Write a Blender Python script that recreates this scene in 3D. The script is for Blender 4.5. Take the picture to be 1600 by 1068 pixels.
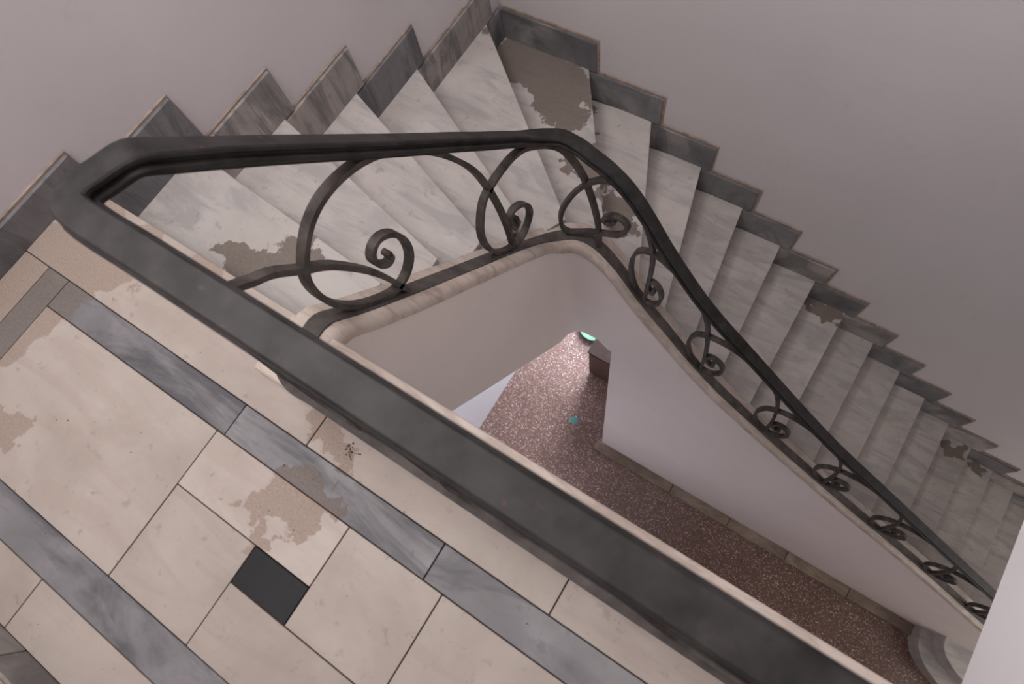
import bpy, bmesh, math, random
from mathutils import Vector, Matrix
random.seed(7)
for o in list(bpy.data.objects): bpy.data.objects.remove(o)
scene = bpy.context.scene
COL = scene.collection
PI = math.pi
# ------------------------------------------------------------------ camera
F_PX = 919.79
RM = ((0.83865248, 0.5301046, -0.12510445),
      (0.46785615, -0.81872726, -0.33286078),
      (-0.27887746, 0.22062363, -0.93464035))       # world -> camera (x right, y down, z forward)
CAM = Vector((0.81192, -0.09045, 1.39955))
cam_d = bpy.data.cameras.new('camera'); cam = bpy.data.objects.new('camera', cam_d); COL.objects.link(cam)
cam_d.sensor_width = 36; cam_d.lens = F_PX * 36 / 1600
cam_d.clip_start = 0.02
rot = Matrix((RM[0], [-v for v in RM[1]], [-v for v in RM[2]])).transposed()
cam.matrix_world = Matrix.Translation(CAM) @ rot.to_4x4()
cam_d.dof.use_dof = True; cam_d.dof.focus_distance = 2.3; cam_d.dof.aperture_fstop = 3.6
scene.camera = cam
# ------------------------------------------------------------------ light and exposure
scene.view_settings.view_transform = 'Standard'; scene.view_settings.look = 'None'
scene.view_settings.gamma = 1; scene.view_settings.use_curve_mapping = False
scene.view_settings.exposure = 0.0
w = bpy.data.worlds.new('world'); scene.world = w; w.use_nodes = True
w.node_tree.nodes['Background'].inputs[0].default_value = (0.80, 0.84, 1.0, 1)
w.node_tree.nodes['Background'].inputs[1].default_value = 0.5
def area(name, loc, target, sx, sy, power, col):
    d = bpy.data.lights.new(name, 'AREA'); d.shape = 'RECTANGLE'; d.size = sx; d.size_y = sy
    d.energy = power; d.color = col
    o = bpy.data.objects.new(name, d); COL.objects.link(o); o.location = loc
    o.rotation_euler = (Vector(target) - Vector(loc)).to_track_quat('-Z', 'Y').to_euler()
    return o
CEIL = 4.3; XE_ = 6.3
area('overhead_fill_light', (0.0, 0.0, CEIL + 0.10), (0.0, 0.0, 0), 1.9, 1.7, 58, (1.0, 0.965, 0.965))  # unseen light added overhead for soft top lighting; no skylight is known
area('stair_window_daylight', (-1.02, -0.02, 2.5), (1.4, 1.25, -1.0), 1.3, 1.3, 84, (1.0, 0.965, 0.95))
area('hall_fill_light', (XE_ - .1, 0.6, -3.6), (0, 0.7, -3.2), 2.4, 3.2, 62, (1.0, 0.95, 0.90))  # added fill that lifts the lower flight and stringer; no window at this end
area('entrance_daylight', (-0.45, 4.3, -4.3), (-0.55, 1.0, -5.6), 1.2, 2.4, 520, (0.80, 0.87, 1.0))

# ------------------------------------------------------------------ helpers
def link(o, parent=None):
    COL.objects.link(o)
    if parent is not None: o.parent = parent
    return o
def tag(o, label=None, cat=None, group=None, kind=None):
    if label: o['label'] = label
    if cat: o['category'] = cat
    if group: o['group'] = group
    if kind: o['kind'] = kind
    return o
def empty(name, loc=(0, 0, 0)):
    o = bpy.data.objects.new(name, None); o.location = loc; o.empty_display_size = .1
    return link(o)
def mesh_obj(name, verts, faces, mat, parent=None, smooth=False, bevel=0, seg=1):
    me = bpy.data.meshes.new(name); me.from_pydata([tuple(v) for v in verts], [], faces)
    bm = bmesh.new(); bm.from_mesh(me)
    bmesh.ops.recalc_face_normals(bm, faces=bm.faces)
    if bevel:
        es = [e for e in bm.edges if len(e.link_faces) == 2 and e.calc_face_angle(0) > 0.4]
        bmesh.ops.bevel(bm, geom=es, offset=bevel, segments=seg, affect='EDGES', profile=.5)
    bm.to_mesh(me); bm.free()
    if smooth:
        for p in me.polygons: p.use_smooth = True
    me.materials.append(mat)
    o = bpy.data.objects.new(name, me)
    link(o)
    if parent is not None:
        o.parent = parent
        o.matrix_parent_inverse = Matrix.Translation(parent.location).inverted()
    return o
def prism_data(poly, z0, z1):
    n = len(poly)
    v = [(x, y, z0) for x, y in poly] + [(x, y, z1) for x, y in poly]
    f = [list(range(n))[::-1], list(range(n, 2 * n))] + [[i, (i + 1) % n, n + (i + 1) % n, n + i] for i in range(n)]
    return v, f
def prism(name, poly, z0, z1, mat, parent=None, bevel=0, seg=1):
    v, f = prism_data(poly, z0, z1)
    return mesh_obj(name, v, f, mat, parent, bevel=bevel, seg=seg)
def box(name, a, b, mat, parent=None, bevel=0, seg=1):
    return prism(name, [(a[0], a[1]), (b[0], a[1]), (b[0], b[1]), (a[0], b[1])], a[2], b[2], mat, parent, bevel, seg)
def merge(parts):
    V, Fc = [], []
    for v, f in parts:
        n = len(V); V += list(v); Fc += [[i + n for i in q] for q in f]
    return V, Fc
def lerp(a, b, t): return a + (b - a) * t
def interp(tab, x):
    if x <= tab[0][0]: return tab[0][1]
    for (x0, y0), (x1, y1) in zip(tab, tab[1:]):
        if x <= x1: return lerp(y0, y1, (x - x0) / (x1 - x0))
    return tab[-1][1]

# ------------------------------------------------------------------ materials
def new_mat(name):
    m = bpy.data.materials.new(name); m.use_nodes = True
    nt = m.node_tree; b = nt.nodes['Principled BSDF']
    return m, nt, b
def N(nt, t, **kw):
    n = nt.nodes.new(t)
    for k, v in kw.items(): setattr(n, k, v)
    return n
def L(nt, a, b): nt.links.new(a, b)
def noise(nt, vec, scale, detail=4, rough=.55, dist=0):
    n = N(nt, 'ShaderNodeTexNoise'); n.inputs['Scale'].default_value = scale
    n.inputs['Detail'].default_value = detail; n.inputs['Roughness'].default_value = rough
    n.inputs['Distortion'].default_value = dist
    if vec is not None: L(nt, vec, n.inputs['Vector'])
    return n
def ramp(nt, fac, stops):
    r = N(nt, 'ShaderNodeValToRGB'); e = r.color_ramp.elements
    e[0].position, e[0].color = stops[0][0], (*stops[0][1], 1)
    e[1].position, e[1].color = stops[1][0], (*stops[1][1], 1)
    for p, c in stops[2:]:
        x = e.new(p); x.color = (*c, 1)
    L(nt, fac, r.inputs[0]); return r
def mixc(nt, fac, a, b, mode='MIX'):
    m = N(nt, 'ShaderNodeMix', data_type='RGBA', blend_type=mode)
    for s, v in ((m.inputs[0], fac), (m.inputs[6], a), (m.inputs[7], b)):
        if hasattr(v, 'links') or hasattr(v, 'is_linked'): L(nt, v, s)
        elif isinstance(v, tuple): s.default_value = (*v, 1) if len(v) == 3 else v
        else: s.default_value = v
    return m.outputs[2]
def math_(nt, op, a, b=None, clamp=False):
    m = N(nt, 'ShaderNodeMath', operation=op, use_clamp=clamp)
    for i, v in enumerate((a, b)):
        if v is None: continue
        if hasattr(v, 'is_linked'): L(nt, v, m.inputs[i])
        else: m.inputs[i].default_value = v
    return m.outputs[0]
def bump(nt, b, h, strength, dist=.002):
    bp = N(nt, 'ShaderNodeBump'); bp.inputs['Strength'].default_value = strength; bp.inputs['Distance'].default_value = dist
    L(nt, h, bp.inputs['Height']); L(nt, bp.outputs[0], b.inputs['Normal'])
def coords(nt):
    """world position, and the same shifted by a random amount for every object"""
    g = N(nt, 'ShaderNodeNewGeometry'); oi = N(nt, 'ShaderNodeObjectInfo')
    k = math_(nt, 'MULTIPLY', oi.outputs['Random'], 37.0)
    c = N(nt, 'ShaderNodeCombineXYZ')
    for i in range(3): L(nt, k, c.inputs[i])
    a = N(nt, 'ShaderNodeVectorMath', operation='ADD'); L(nt, g.outputs['Position'], a.inputs[0]); L(nt, c.outputs[0], a.inputs[1])
    return g.outputs['Position'], a.outputs[0], oi.outputs['Random']
def stain_mask(nt, pos, stains, warp=.10, wscale=7, edge=.05):
    """blotches of old cement and damp: warped ellipses (x, y, rx, ry, angle) on the plan"""
    nz = noise(nt, pos, wscale, 6, .6)
    sub = N(nt, 'ShaderNodeVectorMath', operation='SUBTRACT'); L(nt, nz.outputs['Color'], sub.inputs[0]); sub.inputs[1].default_value = (.5, .5, .5)
    sc = N(nt, 'ShaderNodeVectorMath', operation='SCALE'); L(nt, sub.outputs[0], sc.inputs[0]); sc.inputs[3].default_value = warp * 4
    wv = N(nt, 'ShaderNodeVectorMath', operation='ADD'); L(nt, pos, wv.inputs[0]); L(nt, sc.outputs[0], wv.inputs[1])
    tot = None
    for x, y, rx, ry, a in stains:
        mp = N(nt, 'ShaderNodeMapping', vector_type='TEXTURE')
        mp.inputs['Location'].default_value = (x, y, 0); mp.inputs['Rotation'].default_value = (0, 0, a)
        mp.inputs['Scale'].default_value = (rx, ry, 1e4)
        L(nt, wv.outputs[0], mp.inputs['Vector'])
        ln = N(nt, 'ShaderNodeVectorMath', operation='LENGTH'); L(nt, mp.outputs[0], ln.inputs[0])
        d = math_(nt, 'MULTIPLY', math_(nt, 'SUBTRACT', 1.0, ln.outputs['Value']), 1 / edge, True)
        tot = d if tot is None else math_(nt, 'MAXIMUM', tot, d)
    return tot
def marble(name, lo, mid, hi, vein, stains=None, stain_col=(.20, .155, .125), rough=.5, vscale=2.2, vamt=.5, stain_fac=.85):
    m, nt, b = new_mat(name)
    pos, v, rnd = coords(nt)
    n1 = noise(nt, v, 3.0, 6, .6, .4)
    base = ramp(nt, n1.outputs[0], [(.30, lo), (.52, mid), (.75, hi)]).outputs[0]
    # veins drawn out along one direction
    mp = N(nt, 'ShaderNodeMapping'); L(nt, v, mp.inputs[0]); mp.inputs['Rotation'].default_value = (0, 0, .6); mp.inputs['Scale'].default_value = (1, 4.5, 1)
    n2 = noise(nt, mp.outputs[0], vscale, 8, .62, 1.2)
    vm = ramp(nt, n2.outputs[0], [(.47, (0, 0, 0)), (.62, (1, 1, 1))]).outputs[0]
    base = mixc(nt, math_(nt, 'MULTIPLY', vm, vamt), base, vein)
    # small dirt spots
    n3 = noise(nt, pos, 24, 3, .6)
    sp = ramp(nt, n3.outputs[0], [(.62, (0, 0, 0)), (.72, (1, 1, 1))]).outputs[0]
    base = mixc(nt, math_(nt, 'MULTIPLY', sp, .38), base, tuple(c * .45 for c in mid))
    n5 = noise(nt, pos, 95, 2, .5)
    sp2 = ramp(nt, n5.outputs[0], [(.70, (0, 0, 0)), (.76, (1, 1, 1))]).outputs[0]
    base = mixc(nt, math_(nt, 'MULTIPLY', sp2, .4), base, tuple(c * .3 for c in mid))
    # per slab tone
    tone = N(nt, 'ShaderNodeMapRange'); L(nt, rnd, tone.inputs[0]); tone.inputs[3].default_value = .90; tone.inputs[4].default_value = 1.06
    hsv = N(nt, 'ShaderNodeHueSaturation'); L(nt, base, hsv.inputs['Color']); L(nt, tone.outputs[0], hsv.inputs['Value'])
    base = hsv.outputs[0]
    n4 = noise(nt, pos, 160, 3, .6)
    if stains:
        msk = stain_mask(nt, pos, stains)
        grain = ramp(nt, n4.outputs[0], [(.3, tuple(c * .8 for c in stain_col)), (.7, tuple(c * 1.15 for c in stain_col))]).outputs[0]
        mul = mixc(nt, .35, grain, base, 'MULTIPLY')
        base = mixc(nt, math_(nt, 'MULTIPLY', msk, stain_fac), base, grain)
        L(nt, math_(nt, 'ADD', math_(nt, 'MULTIPLY', msk, .35), rough, True), b.inputs['Roughness'])
    else:
        b.inputs['Roughness'].default_value = rough
    b.inputs['Specular IOR Level'].default_value = .28
    L(nt, base, b.inputs['Base Color'])
    bump(nt, b, n4.outputs[0], .12, .001)
    return m
LIGHT = ((.43, .355, .315), (.53, .45, .40), (.60, .52, .47), (.36, .33, .32))
FLOOR_STAINS = [(.15, -.40, .13, .07, .45), (.17, -.335, .12, .055, .25), (-.70, -.655, .085, .06, .3), (-.93, -.25, .17, .30, .1),
                (-.86, -.16, .24, .10, .1), (-.62, -.02, .22, .05, .1), (-1.0, -.45, .10, .30, 0), (.13, -.20, .10, .05, 0), (-.9, -.5, .06, .1, .5)]
M_tile = marble('marble_cream_floor', (.315, .265, .23), (.38, .327, .288), (.435, .382, .342), (.33, .268, .236), FLOOR_STAINS, stain_col=(.29, .222, .182), vamt=.45, stain_fac=.8)
M_strip = marble('marble_grey_floor', (.135, .128, .132), (.20, .19, .195), (.29, .277, .28), (.065, .064, .073), FLOOR_STAINS, stain_col=(.165, .138, .122), vamt=.8, vscale=1.6, stain_fac=.85)
TREAD_STAINS = [(-.55, .12, .22, .055, .5), (-.78, 2.06, .30, .17, -.1), (-.52, 1.93, .22, .17, -.9), (-.22, 1.60, .13, .09, -.9), (.08, 1.52, .15, .10, -.5),
                (-.03, 1.67, .09, .04, .2), (1.40, 2.09, .14, .07, -.1), (2.83, 2.09, .13, .06, -.1), (3.12, 2.12, .1, .05, 0)]
M_tread = marble('marble_white_tread', *[tuple(c * k for c in t) for t, k in zip(((.385, .347, .322), (.455, .417, .392), (.52, .48, .455), (.29, .28, .278)), (1, 1, 1, 1))],
                 TREAD_STAINS, stain_col=(.15, .12, .10), vamt=.6, stain_fac=.88)
M_riser = marble('marble_riser', (.40, .345, .31), (.48, .42, .38), (.54, .48, .44), (.34, .31, .30), vamt=.3)
M_skirt = marble('marble_grey_skirting', (.13, .125, .13), (.19, .185, .19), (.30, .28, .275), (.085, .085, .09), vamt=.75, vscale=2.4)
M_skirt2 = marble('marble_veined_skirting', (.22, .205, .20), (.31, .285, .27), (.42, .37, .335), (.12, .115, .12), vamt=.75, vscale=2.8)
M_black = marble('marble_black', (.016, .0155, .017), (.024, .023, .025), (.04, .038, .04), (.014, .014, .014), vamt=.3, rough=.7)
M_joint = None
def plain(name, col, rough=.6, metallic=0, var=.12, scale=8, bumpk=.15, bscale=60, col2=None):
    m, nt, b = new_mat(name)
    pos, v, rnd = coords(nt)
    n1 = noise(nt, pos, scale, 5, .6)
    c2 = col2 or tuple(c * (1 - var) for c in col)
    c = ramp(nt, n1.outputs[0], [(.35, c2), (.65, col)]).outputs[0]
    L(nt, c, b.inputs['Base Color']); b.inputs['Roughness'].default_value = rough; b.inputs['Metallic'].default_value = metallic; b.inputs['Specular IOR Level'].default_value = .25
    n2 = noise(nt, pos, bscale, 4, .6); bump(nt, b, n2.outputs[0], bumpk)
    return m
M_joint = plain('dark_joint_mortar', (.085, .065, .055), .9)
M_mortar = plain('tan_mortar_bed', (.34, .27, .225), .95, var=.35, scale=30, bumpk=.5)
def plaster(name, col):
    m, nt, b = new_mat(name)
    pos, v, rnd = coords(nt)
    n1 = noise(nt, pos, 1.3, 6, .6)
    c = ramp(nt, n1.outputs[0], [(.3, tuple(k * .93 for k in col)), (.7, col)]).outputs[0]
    n3 = noise(nt, pos, 9, 5, .65, .6)
    sm = ramp(nt, n3.outputs[0], [(.60, (0, 0, 0)), (.72, (1, 1, 1))]).outputs[0]
    c = mixc(nt, math_(nt, 'MULTIPLY', sm, .22), c, tuple(k * .72 for k in col))
    L(nt, c, b.inputs['Base Color']); b.inputs['Roughness'].default_value = .7
    n2 = noise(nt, pos, 14, 6, .6); bump(nt, b, n2.outputs[0], .18, .006)
    return m
M_wall = plaster('wall_plaster', (.575, .535, .545))
M_white = plaster('white_plaster', (.92, .88, .89))
M_string = plaster('stringer_plaster', (.76, .675, .635))
M_curb = marble('curb_stone', (.42, .345, .295), (.53, .45, .395), (.60, .53, .48), (.30, .235, .195), vamt=.55, vscale=6)
M_ceil = plaster('ceiling_plaster', (.82, .80, .79))
def metal(name, col, col2, rough=.5, rust=.12):
    m, nt, b = new_mat(name)
    pos, v, rnd = coords(nt)
    n1 = noise(nt, pos, 14, 6, .65)
    c = ramp(nt, n1.outputs[0], [(.35, col), (.68, col2)]).outputs[0]
    n2 = noise(nt, pos, 45, 4, .6)
    rm = ramp(nt, n2.outputs[0], [(.66, (0, 0, 0)), (.74, (1, 1, 1))]).outputs[0]
    c = mixc(nt, math_(nt, 'MULTIPLY', rm, rust * 4), c, (.16, .075, .045))
    L(nt, c, b.inputs['Base Color']);     b.inputs['Roughness'].default_value = rough; b.inputs['Specular IOR Level'].default_value = .2
    n3 = noise(nt, pos, 170, 3, .6); bump(nt, b, n3.outputs[0], .35, .0015)
    return m
M_rail = metal('painted_iron_handrail', (.012, .0105, .0102), (.036, .032, .031), .5)
M_iron = metal('hammered_iron', (.032, .027, .025), (.10, .085, .076), .55)
M_bar = metal('worn_iron_flat_bar', (.055, .047, .043), (.115, .10, .092), .6)
def terrazzo():
    m, nt, b = new_mat('terrazzo')
    pos, v, rnd = coords(nt)
    vo = N(nt, 'ShaderNodeTexVoronoi'); vo.inputs['Scale'].default_value = 95; L(nt, pos, vo.inputs['Vector'])
    sep = N(nt, 'ShaderNodeSeparateColor'); L(nt, vo.outputs['Color'], sep.inputs[0])
    chip = ramp(nt, sep.outputs[0], [(0, (.15, .082, .064)), (.40, (.22, .125, .10)), (.66, (.34, .225, .19)), (.82, (.52, .42, .38)), (.93, (.78, .71, .67))])
    chip.color_ramp.interpolation = 'CONSTANT'
    edge = ramp(nt, vo.outputs['Distance'], [(.30, (1, 1, 1)), (.62, (0, 0, 0))]).outputs[0]
    c = mixc(nt, edge, (.15, .085, .067), chip.outputs[0])
    n1 = noise(nt, pos, 1.4, 5, .6)
    d = ramp(nt, n1.outputs[0], [(.35, (.72, .68, .65)), (.65, (1, 1, 1))]).outputs[0]
    c = mixc(nt, 1.0, c, d, 'MULTIPLY')
    L(nt, c, b.inputs['Base Color']); b.inputs['Roughness'].default_value = .38
    return m
M_terr = terrazzo()
M_wood = plain('dark_brown_wood', (.085, .045, .032), .5, var=.4, scale=12)
M_wood2 = plain('brown_wood_top', (.05, .031, .025), .9, var=.3, scale=12)
M_green = plain('green_plastic', (.04, .125, .068), .5)
M_teal = plain('teal_paper', (.10, .24, .22), .8)
M_crumb = plain('dirt_crumbs', (.10, .065, .045), .95, var=.5, scale=50)
M_plinth = marble('dusty_plinth_marble', (.16, .12, .09), (.24, .185, .14), (.33, .265, .21), (.11, .085, .065), vamt=.5, vscale=5)

# ------------------------------------------------------------------ main dimensions
RISE = 0.215; GO = 0.28647
XW = -1.063           # face of the left skirting
YW = 2.164            # face of the back skirting
WT = 0.022            # skirting thickness
NS = 27               # risers from landing to hall
FLOOR2 = -NS * RISE
XR = 1.65             # white wall over the lower flight
YF = -0.99            # wall behind the landing
XE = 6.3              # far end of hall
# nosing lines: k -> (wall end, inner end)
NOS = {0: ((XW, .005), (-.135, .005)), 1: ((XW, .340), (-.135, .2515)), 2: ((XW, .697), (-.135, .475)), 3: ((XW, 1.061), (-.135, .707)),
       4: ((XW, 1.448), (-.135, .951)), 5: ((XW, 2.032), (-.036, 1.151)), 6: ((-.499, YW), (.167, 1.195)), 7: ((-.077, YW), (.366, 1.190)),
       8: ((.281, YW), (.538, 1.190)), 9: ((.602, YW), (.735, 1.190)), 10: ((.914, YW), (.963, 1.190)), 11: ((1.222, YW), (1.214, 1.190))}
for k in range(12, NS): NOS[k] = ((.6406 + (k - 9) * GO + .008, YW), (.6406 + (k - 9) * GO - .01, 1.190))

# ------------------------------------------------------------------ walls and lower floor
lo = FLOOR2 - .02
wl = box('wall_left', (XW - WT - .2, YF - .25, lo), (XW - WT, 4.5, CEIL), M_wall); tag(wl, kind='structure')
# back wall: solid above, a passage to the entrance under the winders
wb = merge([prism_data([(XW - WT, YW + WT), (XE, YW + WT), (XE, YW + WT + .2), (XW - WT, YW + WT + .2)], -3.35, CEIL),
            prism_data([(.35, YW + WT), (XE, YW + WT), (XE, YW + WT + .2), (.35, YW + WT + .2)], lo, -3.35)])
wb = mesh_obj('wall_back', *wb, M_wall); tag(wb, kind='structure')
wr = mesh_obj('wall_right', *merge([prism_data([(XR, .014), (XR + .16, .014), (XR + .16, YW + WT), (XR, YW + WT)], -.22, CEIL),
                                   prism_data([(XR, -.165), (XR + .16, -.165), (XR + .16, .014), (XR, .014)], .0, CEIL)]), M_white); tag(wr, kind='structure')
wf = box('wall_front', (XW - WT, YF - .22, lo), (XE, YF - .02, CEIL), M_wall); tag(wf, kind='structure')
ce = merge([prism_data([(XW - WT, YF - .02), (-.9, YF - .02), (-.9, YW + WT), (XW - WT, YW + WT)], CEIL, CEIL + .15),
            prism_data([(1.1, YF - .02), (XE, YF - .02), (XE, YW + WT), (1.1, YW + WT)], CEIL, CEIL + .15),
            prism_data([(-.9, YF - .02), (1.1, YF - .02), (1.1, -.85), (-.9, -.85)], CEIL, CEIL + .15),
            prism_data([(-.9, .9), (1.1, .9), (1.1, YW + WT), (-.9, YW + WT)], CEIL, CEIL + .15)])
ce = mesh_obj('ceiling', *ce, M_ceil); tag(ce, kind='structure')
w1 = empty('window_1', (XW - WT, -.02, 2.5)); tag(w1, kind='structure')
for y0, y1, z0, z1 in ((-.72, -.67, 1.81, 3.19), (.63, .68, 1.81, 3.19), (-.67, .63, 1.81, 1.86), (-.67, .63, 3.14, 3.19)):
    box('window_frame', (XW - WT - .004, y0, z0), (XW - WT + .03, y1, z1), M_white, w1, bevel=.004)
we = box('wall_end', (XE, YF - .22, lo), (XE + .2, YW + WT + .2, CEIL), M_wall); tag(we, kind='structure')
fl2 = box('floor_lower', (XW - WT, YF - .02, FLOOR2 - .1), (XE, 4.5, FLOOR2), M_terr); tag(fl2, kind='structure')

# ------------------------------------------------------------------ landing floor with its marble slabs
LX1 = 3.2
slab = box('floor', (XW - WT, YF - .02, -.24), (LX1, -.006, -.014), M_joint); tag(slab, kind='structure')
J = .0015
def tile(x0, x1, y0, y1, mat, name='tile'):
    return box(name, (x0 + J, y0 + J, -.016), (x1 - J, y1 - J, random.uniform(-.0012, .0006)), mat, slab, bevel=.0012)
yt0, yt1, yt2, yt3, yt4, yt5 = -.2518, -.3445, -.5026, -.5982, -.7596, -.8598
xt0, xt1, xt2, xt3, xt4, xt5, xt6, xt7 = -.1426, .1333, .3054, -.1189, .5223, -.2869, -.855, .578
XO = -.948
# pale edge strip beside the stairwell
prism('tile', [(XW + J, yt0 + J), (.0895 - J, yt0 + J), (.0895 - J, -.155), (-.153, -.155), (-.153, .012), (XW + J, .012)], -.016, 0, M_tile, slab, bevel=.0012)
for a, b_ in ((.0895, .80), (.80, 1.55), (1.55, LX1)): tile(a, b_, yt0, -.154, M_tile)
# grey band, long run and return
for a, b_ in ((xt6, xt3), (xt3, xt4), (xt4, 1.18), (1.18, 1.9), (1.9, LX1)): tile(a, b_, yt1, yt0, M_strip)
tile(XO, xt6, -.62, yt0, M_strip); tile(XO, xt6, yt5, -.62, M_strip)
tile(XW, XO, -.62, yt0, M_tile); tile(XW, XO, YF, -.62, M_tile)
# field
tile(xt6, xt0, yt4, yt1, M_tile)
tile(xt0, xt2, yt2, yt1, M_tile); tile(xt0, xt1, yt4, yt2, M_tile); tile(xt1, xt2, yt3, yt2, M_black)
tile(xt2, xt7, yt3, yt1, M_tile); tile(xt1, xt7, yt4, yt3, M_tile)
tile(xt7, 1.3, yt4, yt1, M_tile); tile(1.3, 2.0, yt4, yt1, M_tile); tile(2.0, LX1, yt4, yt1, M_tile)
# second grey band and the outer row
for a, b_ in ((xt6, -.05 + .5), (.45, 1.1), (1.1, 1.8), (1.8, LX1)): tile(a, b_, yt5, yt4, M_strip)
for a, b_ in ((XO, xt5), (xt5, .35), (.35, 1.0), (1.0, 1.7), (1.7, LX1)): tile(a, b_, YF, yt5, M_tile)

# ------------------------------------------------------------------ skirtings
def wall_piece(name, wall, a, b, z0, z1, t, mat, parent, bevel=.0015, off=0.0):
    """slab on the left wall (runs along y) or the back wall (runs along x)"""
    if wall == 'l':
        return box(name, (XW - WT - .002, a, z0), (XW - WT + t, b, z1), mat, parent, bevel)
    # hand-cut slab: slightly broken top and end edges
    n = 9
    xs_ = [lerp(a, b, i / n) for i in range(n + 1)]
    out = [(b, z0), (b + random.uniform(-.006, .002), lerp(z0, z1, .45))] + [(x + (0 if 0 < i < n else random.uniform(-.002, .002)), z1 + random.uniform(-.0055, .002)) for i, x in list(enumerate(xs_))[::-1]] + [(a, z0)]
    m_ = len(out); y0, y1 = YW + WT - t, YW + WT + .002
    v = [(x, y0, z) for x, z in out] + [(x, y1, z) for x, z in out]
    f = [list(range(m_)), list(range(m_, 2 * m_))[::-1]] + [[i, (i + 1) % m_, m_ + (i + 1) % m_, m_ + i] for i in range(m_)]
    return mesh_obj(name, v, f, mat, parent)
O = .056
SH = .2
# mortar beds the slabs are stuck on
bl = [prism_data([(XW - WT - .01, -.99), (XW - WT + .010, -.99), (XW - WT + .010, .055), (XW - WT - .01, .055)], 0, .108)]
for k in range(1, 6):
    y0, y1 = NOS[k - 1][0][1] - .01, min(NOS[k][0][1] + O + .006, YW)
    bl.append(prism_data([(XW - WT - .01, y0), (XW - WT + .010, y0), (XW - WT + .010, y1), (XW - WT - .01, y1)], -k * RISE, -k * RISE + SH + .008))
base_l = mesh_obj('baseboard_left', *merge(bl), M_mortar); tag(base_l, kind='structure')
wall_piece('skirting_slab', 'l', -.99, .050, -.004, .10, WT, M_skirt, base_l)
for k in range(1, 6):
    mat = M_skirt2 if k in (2, 3, 5) else M_skirt
    y0, y1 = NOS[k - 1][0][1] - .012, min(NOS[k][0][1] + O, YW)
    wall_piece('skirting_slab', 'l', y0, y1, -k * RISE - .004, -k * RISE + SH, WT, mat, base_l)
wall_piece('skirting_slab', 'l', 2.02, YW, -6 * RISE - .004, -6 * RISE + SH, WT, M_skirt, base_l)
bb = []
for k in range(6, NS):
    x0 = XW if k == 6 else NOS[k - 1][0][0] - .012
    x1 = NOS[k][0][0] + O + .012
    bb.append(prism_data([(x0, YW + WT - .010), (x1, YW + WT - .010), (x1, YW + WT + .01), (x0, YW + WT + .01)], -k * RISE, -k * RISE + SH + .012))
base_b = mesh_obj('baseboard_back', *merge(bb), M_mortar); tag(base_b, kind='structure')
for k in range(6, NS):
    x0 = XW if k == 6 else NOS[k - 1][0][0] - .012
    mat = M_skirt2 if k in (11, 13, 17, 19) else M_skirt
    wall_piece('skirting_slab', 'b', x0, NOS[k][0][0] + O + random.uniform(-.008, .004), -k * RISE - .004, -k * RISE + SH + random.uniform(-.006, .002), WT, mat, base_b)
bf = box('baseboard_front', (XW, YF - .025, 0), (LX1, YF - .006, .104), M_mortar); tag(bf, kind='structure')
for a, b_ in ((XW + WT, -.2), (-.2, .9), (.9, 2.0), (2.0, LX1)):
    box('skirting_slab', (a + J, YF - .022, -.004), (b_ - J, YF + .0, .098), M_skirt2, bf, .002)

# ------------------------------------------------------------------ railing and kerb lines (plan path with heights)
# stations: base x, y, z  |  rail x, y, z (top of handrail)
ST = []
for x in (2.2, 1.9, XR - .01): pass
for x in (XR - .005, 1.3, 1.0, .7, .4, .2, .05):
    ST.append(((x, -.136, .045), (x, -.083, .728)))
ST += [((-.02, -.136, .045), (-.070, -.083, .728)), ((-.05, -.126, .045), (-.098, -.077, .728)), ((-.063, -.095, .045), (-.108, -.055, .728)), ((-.065, -.03, .045), (-.098, -.015, .728)),
       ((-.065, .035, .040), (-.074, .042, .727))]
for y, zb, zr in ((.1, -.04, .676), (.2, -.157, .57), (.3, -.27, .46), (.4, -.378, .35), (.5, -.486, .24), (.6, -.594, .132), (.7, -.702, .024), (.8, -.812, -.086), (.9, -.928, -.194), (.96, -1.0, -.260)):
    ST.append(((-.065, y, zb), (-.065, y, zr)))
for a, zb, zr in ((15, -1.045, -.304), (30, -1.076, -.336), (45, -1.093, -.360), (60, -1.097, -.376), (75, -1.093, -.390), (90, -1.093, -.400)):
    x = -.065 + .16 - .16 * math.cos(math.radians(a)); y = 1.12 - .16 + .16 * math.sin(math.radians(a))
    ST.append(((x, y, zb), (x, min(y, 1.105), zr)))
for x, zb, zr in ((.15, -1.105, -.418), (.2, -1.140, -.440), (.25, -1.195, -.472), (.3, -1.262, -.516), (.35, -1.345, -.575), (.4, -1.42, -.648), (.5, -1.555, -.81), (.6, -1.68, -.955), (.7, -1.812, -1.09), (.8, -1.935, -1.205), (1.0, -2.148, -1.402),
                  (1.2, -2.322, -1.597), (1.4, -2.487, -1.790), (1.7, -2.722, -2.060), (2.0, -2.946, -2.292), (2.3, -3.160, -2.523), (2.6, -3.362, -2.755), (2.9, -3.575, -2.987), (3.2, -3.805, -3.217), (3.5, -4.045, -3.447), (4.0, -4.42, -3.83), (4.6, -4.87, -4.29)):
    ST.append(((x, 1.12, zb), (x, 1.10, zr)))
U = [0.0]
for (b0, _), (b1, _) in zip(ST, ST[1:]):
    U.append(U[-1] + math.hypot(b1[0] - b0[0], b1[1] - b0[1]))
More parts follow.
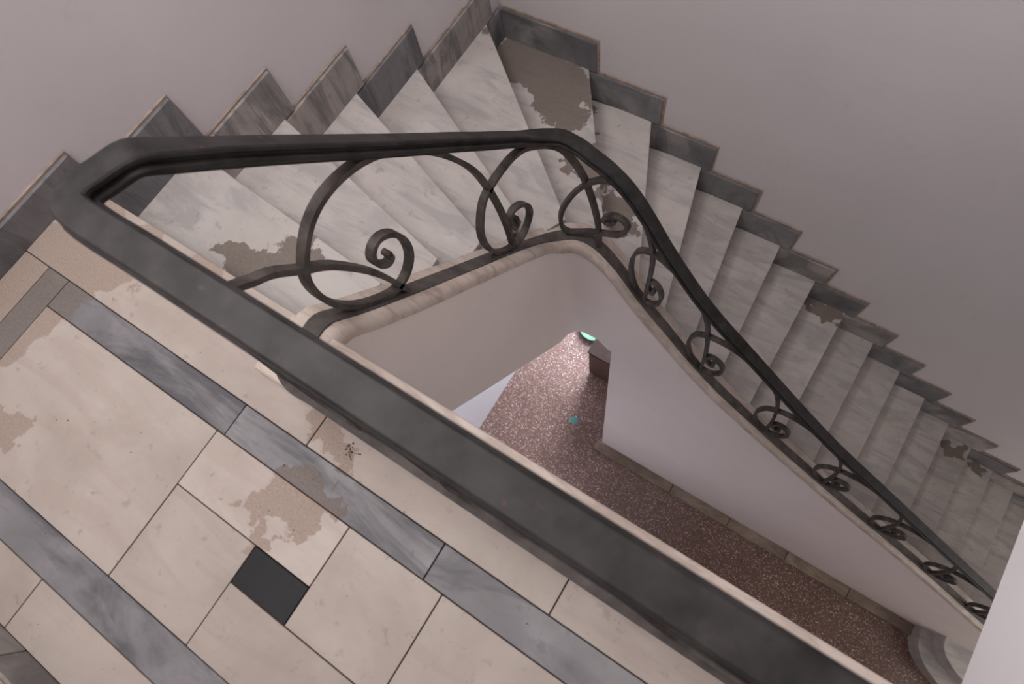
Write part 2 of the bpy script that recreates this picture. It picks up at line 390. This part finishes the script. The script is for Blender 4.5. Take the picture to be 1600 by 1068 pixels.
def catmull(arr, u):
    if u <= U[0]: i = 0
    else:
        i = 0
        while i < len(U) - 2 and U[i + 1] < u: i += 1
    t = (u - U[i]) / (U[i + 1] - U[i])
    p1, p2 = Vector(arr[i]), Vector(arr[i + 1])
    p0 = Vector(arr[i - 1]) if i > 0 else 2 * p1 - p2
    p3 = Vector(arr[i + 2]) if i + 2 < len(arr) else 2 * p2 - p1
    # finite-difference tangents on a non uniform grid
    u0 = U[i - 1] if i > 0 else U[i] - (U[i + 1] - U[i]); u3 = U[i + 2] if i + 2 < len(U) else U[i + 1] + (U[i + 1] - U[i])
    h = U[i + 1] - U[i]
    d1 = (p2 - p1) / h; m1 = ((p1 - p0) / (U[i] - u0) * h + d1 * (U[i] - u0)) / (h + U[i] - u0)
    m2 = (d1 * (u3 - U[i + 1]) + (p3 - p2) / (u3 - U[i + 1]) * h) / (h + u3 - U[i + 1])
    t2, t3 = t * t, t * t * t
    return (2 * t3 - 3 * t2 + 1) * p1 + (t3 - 2 * t2 + t) * h * m1 + (-2 * t3 + 3 * t2) * p2 + (t3 - t2) * h * m2
BASE = [s[0] for s in ST]; RAIL = [s[1] for s in ST]
def base_at(u): return catmull(BASE, u)
def rail_at(u): return catmull(RAIL, u)
def base_of(x=None, y=None):
    """path length where the base bar passes a given x (right flight) or y (left flight)"""
    best = None
    u = 0
    while u < U[-1]:
        p = base_at(u)
        if y is not None and abs(p.x + .065) < .01 and p.y > -.08:
            d = abs(p.y - y)
        elif x is not None and p.y > 1.1: d = abs(p.x - x)
        else: d = 9
        if best is None or d < best[0]: best = (d, u)
        u += .005
    return best[1]
def sweep(name, pts, prof, mat, parent, up=Vector((0, 0, 1)), smooth=True, sides=None, cap=True):
    """sweep a closed profile (side, up) along pts; the profile stays upright"""
    V, Fc = [], []
    n, m = len(pts), len(prof)
    for i, p in enumerate(pts):
        a = pts[max(i - 1, 0)]; b = pts[min(i + 1, n - 1)]
        t1 = (p - a) if i > 0 else (b - p); t2 = (b - p) if i < n - 1 else (p - a)
        h1 = Vector((t1.x, t1.y, 0)).normalized(); h2 = Vector((t2.x, t2.y, 0)).normalized()
        h = (h1 + h2).normalized(); k = 1 / max(.6, h.dot(h1))
        side = Vector((h.y, -h.x, 0)) * k                     # to the right of travel
        t = (t1.normalized() + t2.normalized()).normalized()
        sd = side.normalized()
        upv = sd.cross(t).normalized() if up is not None else Vector((0, 0, 1))
        if upv.z < 0: upv = -upv
        for s, q in prof: V.append(p + side * s + upv * q)
    for i in range(n - 1):
        for j in range(m):
            Fc.append([i * m + j, i * m + (j + 1) % m, (i + 1) * m + (j + 1) % m, (i + 1) * m + j])
    if cap: Fc += [list(range(m)), list(range((n - 1) * m, n * m))[::-1]]
    o = mesh_obj(name, V, Fc, mat, parent)
    if smooth:
        for p in o.data.polygons: p.use_smooth = True
        o.data.set_sharp_from_angle(angle=math.radians(38))
    return o
def path(fn, u0, u1, step=.02):
    n = max(2, int((u1 - u0) / step)); return [fn(u0 + (u1 - u0) * i / n) for i in range(n + 1)]

# ------------------------------------------------------------------ staircase
stairs = empty('staircase', (-.6, 1.2, FLOOR2)); tag(stairs, 'white marble winding staircase turning around an open well', 'staircase')
def off_line(k, d):
    """nosing line k moved back (up the flight) by d"""
    (ax, ay), (bx, by) = NOS[k]
    dx, dy = bx - ax, by - ay; l = math.hypot(dx, dy)
    nx, ny = dy / l, -dx / l
    # up the flight = towards the previous nosing
    return ((ax + nx * d, ay + ny * d), (bx + nx * d, by + ny * d))
def clampw(p):
    return (max(p[0], XW - .015), min(p[1], YW + .015))
core = []
for k in range(1, NS):
    (a0, b0), (a1, b1) = off_line(k - 1, .024), NOS[k]
    pts = [clampw(a0)]
    wa = a1
    if k == 6: pts += [(XW - .015, YW + .015)]
    if k >= 6: wa = (a1[0], YW + .015)
    else: wa = (XW - .015, a1[1])
    pts += [wa, b1, b0]
    z = -k * RISE
    prism('tread', pts, z - .03, z, M_tread, stairs, bevel=.003, seg=2)
    # riser under the nosing above
    (c0, d0), (c1, d1) = off_line(k - 1, .022), off_line(k - 1, .042)
    prism('riser', [clampw(c0), d0, d1, clampw(c1)], z - .002, z + RISE - .031, M_riser, stairs)
    core.append(prism_data([clampw(a0)] + ([(XW - .015, YW + .015)] if k == 6 else []) + [wa, (lerp(b1[0], wa[0], .06), lerp(b1[1], wa[1], .06)), (lerp(b0[0], a0[0], .06), lerp(b0[1], a0[1], .06))], z - .30, z - .031))
(c0, d0), (c1, d1) = off_line(NS - 1, .022), off_line(NS - 1, .042)
prism('riser', [clampw(c0), d0, d1, clampw(c1)], FLOOR2, FLOOR2 + RISE - .031, M_riser, stairs)
mesh_obj('stair_core', *merge(core), M_string, stairs)
# landing nosing slab
box('landing_nosing', (XW - .015, -.004, -.03), (-.13, .012, -.0015), M_tread, stairs, bevel=.002)
# stringer wall: follows the well, with a raked lower edge and then down to the hall floor
uB = base_of(y=.0)
uEnd = U[-1]
OUT = .060
def side_vec(u):
    a, b = base_at(max(u - .01, 0)), base_at(min(u + .01, U[-1])); h = Vector((b.x - a.x, b.y - a.y, 0)).normalized()
    return Vector((h.y, -h.x, 0))            # right of travel = towards the well
us = []
u = uB - .015
while u < uEnd: us.append(u); u += .03
us.append(uEnd)
def low_z(p):
    if p.y < .93 and p.x < .05: return -1.01 - 1.36 * p.y
    if p.x < .30: return interp([(-.07, -2.27), (.0, -2.30), (.10, -2.24), (.20, -2.23), (.29, -2.33)], p.x)
    return FLOOR2
rows = []
for u in us:
    p = base_at(u); s = side_vec(u)
    rows.append((p + s * OUT, p - s * .074, p.z - .035, u))
V, Fc = [], []
def quadstrip(rows, lows):
    V, Fc = [], []
    for (o_, i_, zt, u), zl in zip(rows, lows):
        V += [(o_.x, o_.y, zl), (o_.x, o_.y, zt), (i_.x, i_.y, zt), (i_.x, i_.y, zl)]
    n = len(rows)
    for i in range(n - 1):
        for j in range(4): Fc.append([i * 4 + j, i * 4 + (j + 1) % 4, i * 4 + 4 + (j + 1) % 4, i * 4 + 4 + j])
    Fc += [[0, 1, 2, 3], [(n - 1) * 4 + j for j in (3, 2, 1, 0)]]
    return V, Fc
cut = [i for i, r_ in enumerate(rows) if r_[0].x > .285 and r_[0].y > .9][0]
sA = quadstrip(rows[:cut + 1], [low_z(r_[0]) if i < cut else -2.33 for i, r_ in enumerate(rows[:cut + 1])])
sB = quadstrip(rows[cut:], [FLOOR2] * (len(rows) - cut))
def shade(o, ang=35):
    for p in o.data.polygons: p.use_smooth = True
    o.data.set_sharp_from_angle(angle=math.radians(ang)); return o
shade(mesh_obj('stringer_wall', *sA, M_string, stairs))
shade(mesh_obj('stringer_wall', *sB, M_string, stairs))
# kerb capping with a soft outer edge
kp = [(-.072, -.07), (-.072, -.012), (-.066, -.006), (.042, -.006), (.056, -.011), (.064, -.022), (.067, -.04), (.065, -.07)]
sweep('kerb', path(base_at, uB - .015, uEnd, .03), kp, M_curb, stairs, up=None)
# kerb along the landing
lk = [(XR - .003, -.164), (-.150, -.164), (-.150, .010), (XR - .003, .010)]
prism('kerb', lk, -.02, .034, M_curb, stairs, bevel=.007, seg=3)
# rounded lowest steps
def blob(cx, cy, rx, ry, z0, z1):
    pts = []
    for i in range(17):
        a = PI + (PI / 2) * i / 16
        pts.append((cx + rx * math.cos(a), cy + ry * math.sin(a)))
    return pts + [(XE - 1.2, cy - ry), (XE - 1.2, 1.10), (cx - rx, 1.10)]
prism('tread', blob(4.62, .98, .66, .40, 0, 0), FLOOR2, FLOOR2 + RISE, M_tread, stairs, bevel=.006, seg=2)
prism('tread', blob(4.66, 1.02, .59, .30, 0, 0), FLOOR2 + RISE, FLOOR2 + 2 * RISE, M_tread, stairs, bevel=.006, seg=2)
# plinth at the foot of the stringer wall
t1 = box('trim_1', (.262, .955, FLOOR2), (4.0, 1.055, FLOOR2 + .03), M_joint); tag(t1, kind='structure')
xs = [.25, 1.25, 1.95, 2.62, 3.3, 3.99]
for a, b_ in zip(xs, xs[1:]):
    box('slab', (a + .003, .945, FLOOR2), (b_ - .003, 1.06, FLOOR2 + .055), M_plinth, t1, bevel=.008, seg=2)

# ------------------------------------------------------------------ railing
rl = empty('stair_railing', (-.065, 0, 0)); tag(rl, 'black wrought iron railing with scrollwork along the stairwell', 'railing')
hh = [(.0, 0), (.024, 0), (.0275, -.003), (.0285, -.009), (.026, -.013), (.0215, -.015), (.0215, -.019), (.031, -.021), (.0335, -.024), (.0335, -.031), (.028, -.034), (.019, -.036), (.019, -.044)]
hp = [(-a, b) for a, b in hh[:0:-1]] + hh[1:]
hr = sweep('handrail', path(rail_at, 0, uEnd, .018), hp, M_rail, rl)
bp = [(-.027, -.008), (-.027, .0), (.027, .0), (.027, -.008)]
bbar = sweep('base_bar', path(base_at, 0, uEnd, .018), bp, M_bar, rl)
# scroll template in (s, h): s along the base from the foot of the previous scroll, h above the base bar
SC_R = [(.046, .215), (.050, .196), (.034, .176), (.010, .180), (.000, .215), (.010, .256), (.040, .290), (.076, .300), (.104, .268), (.106, .205), (.090, .140), (.055, .075), (.003, .024), (-.039, .010),
        (-.088, .034), (-.120, .100), (-.130, .180), (-.122, .270), (-.097, .355), (-.050, .438), (.005, .505), (.070, .560), (.140, .600), (.21, .622), (.28, .635), (.345, .632), (.395, .605), (.432, .555), (.465, .475), (.495, .370), (.520, .25), (.537, .12), (.545, .004)]
SC_2 = [(.050, .215), (.056, .185), (.045, .158), (.023, .152), (.009, .192), (.037, .259), (.085, .292), (.130, .285), (.145, .230), (.111, .142), (.049, .049), (-.029, .010), (-.086, .012), (-.129, .056), (-.147, .136), (-.135, .231), (-.090, .360),
        (-.025, .450), (.040, .520), (.110, .580), (.190, .620), (.289, .628), (.351, .591), (.412, .516), (.455, .388), (.484, .232), (.492, .086), (.490, .004)]
SC_C = [(.078, .355), (.062, .308), (.032, .282), (.026, .300), (.054, .361), (.099, .420), (.136, .435), (.137, .384), (.098, .282), (.027, .165), (-.045, .080), (-.101, .033), (-.150, .025), (-.178, .060), (-.188, .117), (-.178, .202), (-.137, .306), (-.077, .423), (-.019, .523),
        (.035, .594), (.085, .634), (.140, .646), (.195, .630), (.240, .580), (.266, .520), (.277, .430), (.279, .320), (.275, .160), (.270, .004)]
SC_0 = [(-.035, .190), (-.040, .165), (-.062, .160), (-.075, .185), (-.062, .225), (-.030, .240), (.000, .215), (.012, .160), (-.005, .090), (-.050, .030), (-.100, .010), (-.150, .028), (-.185, .090), (-.185, .170), (-.150, .250),
        (-.090, .310), (-.010, .345), (.080, .350), (.190, .310), (.235, .280), (.295, .257), (.360, .248), (.397, .227), (.444, .176), (.477, .113), (.511, .004)]
SC_L = [(.014, .225), (.014, .200), (-.006, .178), (-.028, .188), (-.030, .229), (-.004, .282), (.030, .312), (.064, .308), (.082, .259), (.070, .179), (.024, .088), (-.038, .024), (-.103, .008),
        (-.160, .020), (-.196, .065), (-.207, .140), (-.195, .221), (-.158, .315), (-.104, .418), (-.039, .506), (.040, .580), (.119, .628), (.193, .645), (.270, .638), (.342, .605), (.417, .535), (.461, .430), (.492, .290), (.508, .140), (.511, .004)]
def spline(pts, n):
    out = []
    P = [Vector((a, b, 0)) for a, b in pts]
    for i in range(len(P) - 1):
        p0 = P[i - 1] if i else 2 * P[0] - P[1]; p1, p2 = P[i], P[i + 1]; p3 = P[i + 2] if i + 2 < len(P) else 2 * p2 - p1
        for j in range(n):
            t = j / n
            out.append(.5 * (2 * p1 + (p2 - p0) * t + (2 * p0 - 5 * p1 + 4 * p2 - p3) * t * t + (3 * p1 - p0 - 3 * p2 + p3) * t ** 3))
    out.append(P[-1]); return [(v.x, v.y) for v in out]
HN = .66
def scroll(u0, tmpl, ks):
    pts, nrm = [], []
    for s, h in spline(tmpl, 4):
        u = max(0.001, min(uEnd - .001, u0 + s * ks))
        B_, R_ = base_at(u), rail_at(u)
        top = R_ - Vector((0, 0, .045))
        pts.append(B_.lerp(top, h / .648)); nrm.append(side_vec(u))
    # clamp against running off the ends
    V, Fc = [], []
    n = len(pts)
    for i, p in enumerate(pts):
        a = pts[max(i - 1, 0)]; b = pts[min(i + 1, n - 1)]
        t = (b - a).normalized(); w_ = nrm[i]; v_ = w_.cross(t).normalized()
        w2 = t.cross(v_).normalized()
        hw, ht = .0135, .0085
        for x_, y_ in ((-1, -1), (1, -1), (1, 1), (-1, 1)): V.append(p + w2 * hw * x_ + v_ * ht * y_)
    for i in range(n - 1):
        for j in range(4): Fc.append([i * 4 + j, i * 4 + (j + 1) % 4, i * 4 + 4 + (j + 1) % 4, i * 4 + 4 + j])
    Fc += [[0, 1, 2, 3], [(n - 1) * 4 + j for j in (3, 2, 1, 0)]]
    o = mesh_obj('scroll', V, Fc, M_iron, rl); shade(o, 50)
    # the rolled knob at the heart of the curl
    c = pts[0]; w_ = nrm[0]; kv, kf = [], []
    q1 = Vector((0, 0, 1)); q2 = w_.cross(q1).normalized()
    for e in (-.0135, .0135):
        for i in range(10):
            a = 2 * PI * i / 10; kv.append(c + w_ * e + (q1 * math.cos(a) + q2 * math.sin(a)) * .0105)
    kf = [list(range(10))[::-1], list(range(10, 20))] + [[i, (i + 1) % 10, 10 + (i + 1) % 10, 10 + i] for i in range(10)]
    kn = mesh_obj('scroll_knob', kv, kf, M_iron, o); shade(kn, 40)
    return o
feet = [base_of(y=.278), base_of(y=.789)]
# foot near the turn of the kerb
feet.append(base_of(x=.165))
feet += [base_of(x=x) for x in (.438, .847, 1.373, 1.90, 2.444, 3.0, 3.55, 4.1)]
prev = feet[0]
near = []
u = feet[0] - .511
scroll(u, SC_0, 1.0); u -= .42
while u > .25: near.append(u); u -= .511
for u in near: scroll(u, SC_L, 1.0)
for i in range(len(feet) - 1):
    ks = (feet[i + 1] - feet[i])
    if i < 1: scroll(feet[i], SC_L, ks / .511)
    elif i == 1: scroll(feet[i], SC_2, 1.0)
    elif i == 2: scroll(feet[i], SC_C, 1.0)
    else: scroll(feet[i], SC_R, ks / .545)

# ------------------------------------------------------------------ things in the hall below
cb = empty('wooden_cabinet', (-.05, 1.93, FLOOR2)); tag(cb, 'dark brown wooden cabinet standing on the terrazzo under the stairs', 'cabinet')
box('body', (-.27, 1.755, FLOOR2 + .04), (.20, 2.12, FLOOR2 + .78), M_wood, cb, bevel=.004)
box('plinth', (-.255, 1.775, FLOOR2), (.185, 2.10, FLOOR2 + .04), M_wood, cb)
box('top', (-.282, 1.745, FLOOR2 + .78), (.21, 2.125, FLOOR2 + .805), M_wood2, cb, bevel=.004)
box('door', (-.255, 1.742, FLOOR2 + .06), (.19, 1.755, FLOOR2 + .765), M_wood, cb, bevel=.003)
def lathe(name, prof, loc, mat, parent=None, n=28):
    V, Fc = [], []
    for r_, z in prof:
        for i in range(n):
            a = 2 * PI * i / n; V.append((loc[0] + r_ * math.cos(a), loc[1] + r_ * math.sin(a), loc[2] + z))
    m = len(prof)
    for j in range(m - 1):
        for i in range(n): Fc.append([j * n + i, j * n + (i + 1) % n, (j + 1) * n + (i + 1) % n, (j + 1) * n + i])
    Fc += [list(range(n))[::-1], list(range((m - 1) * n, m * n))]
    return shade(mesh_obj(name, V, Fc, mat, parent), 45)
bs = lathe('plastic_basin', [(.10, 0), (.185, .058), (.200, .062), (.200, .070), (.182, .066), (.095, .010)], (-.50, 2.31, FLOOR2), M_green)
tag(bs, 'green round plastic basin on the floor beyond the cabinet', 'basin')
pp = [(-.185, 1.10), (-.15, 1.165), (-.085, 1.175), (-.06, 1.125), (-.10, 1.075)]
ps = prism('paper_scrap', pp, FLOOR2, FLOOR2 + .004, M_teal); tag(ps, 'small teal scrap lying on the red terrazzo', 'scrap')

# ------------------------------------------------------------------ crumbs of dirt
def crumbs(name, spots, mat, label):
    parts = []
    for x, y, z, s in spots:
        v = []
        for dx, dy, dz in ((1, 0, .3), (-.6, .8, .3), (-.5, -.8, .3), (0, 0, 1), (0, 0, 0)):
            k = random.uniform(.6, 1.2)
            v.append((x + dx * s * k, y + dy * s * k, z + dz * s))
        f = [[0, 1, 3], [1, 2, 3], [2, 0, 3], [1, 0, 4], [2, 1, 4], [0, 2, 4]]
        parts.append((v, f))
    o = mesh_obj(name, *merge(parts), mat); tag(o, label, 'debris', kind='stuff'); return o
sp = []
for i in range(34): sp.append((.195 + random.gauss(0, .014), -.203 + random.gauss(0, .008), .0002, random.uniform(.0012, .0045)))
for i in range(90): sp.append((random.uniform(-.8, 1.1), random.uniform(-.95, -.18), .0002, random.uniform(.0008, .0026)))
crumbs('dirt_crumbs', sp, M_crumb, 'brown crumbs of dirt scattered over the landing slabs')
M_chip = plain('white_plaster_chips', (.62, .58, .54), .9)
sp = []
for i in range(70):
    x = random.uniform(.3, 3.8); sp.append((x, .93 - abs(random.gauss(0, .10)), FLOOR2, random.uniform(.004, .012)))
crumbs('plaster_chips', sp, M_chip, 'white plaster chips scattered on the terrazzo beside the plinth')
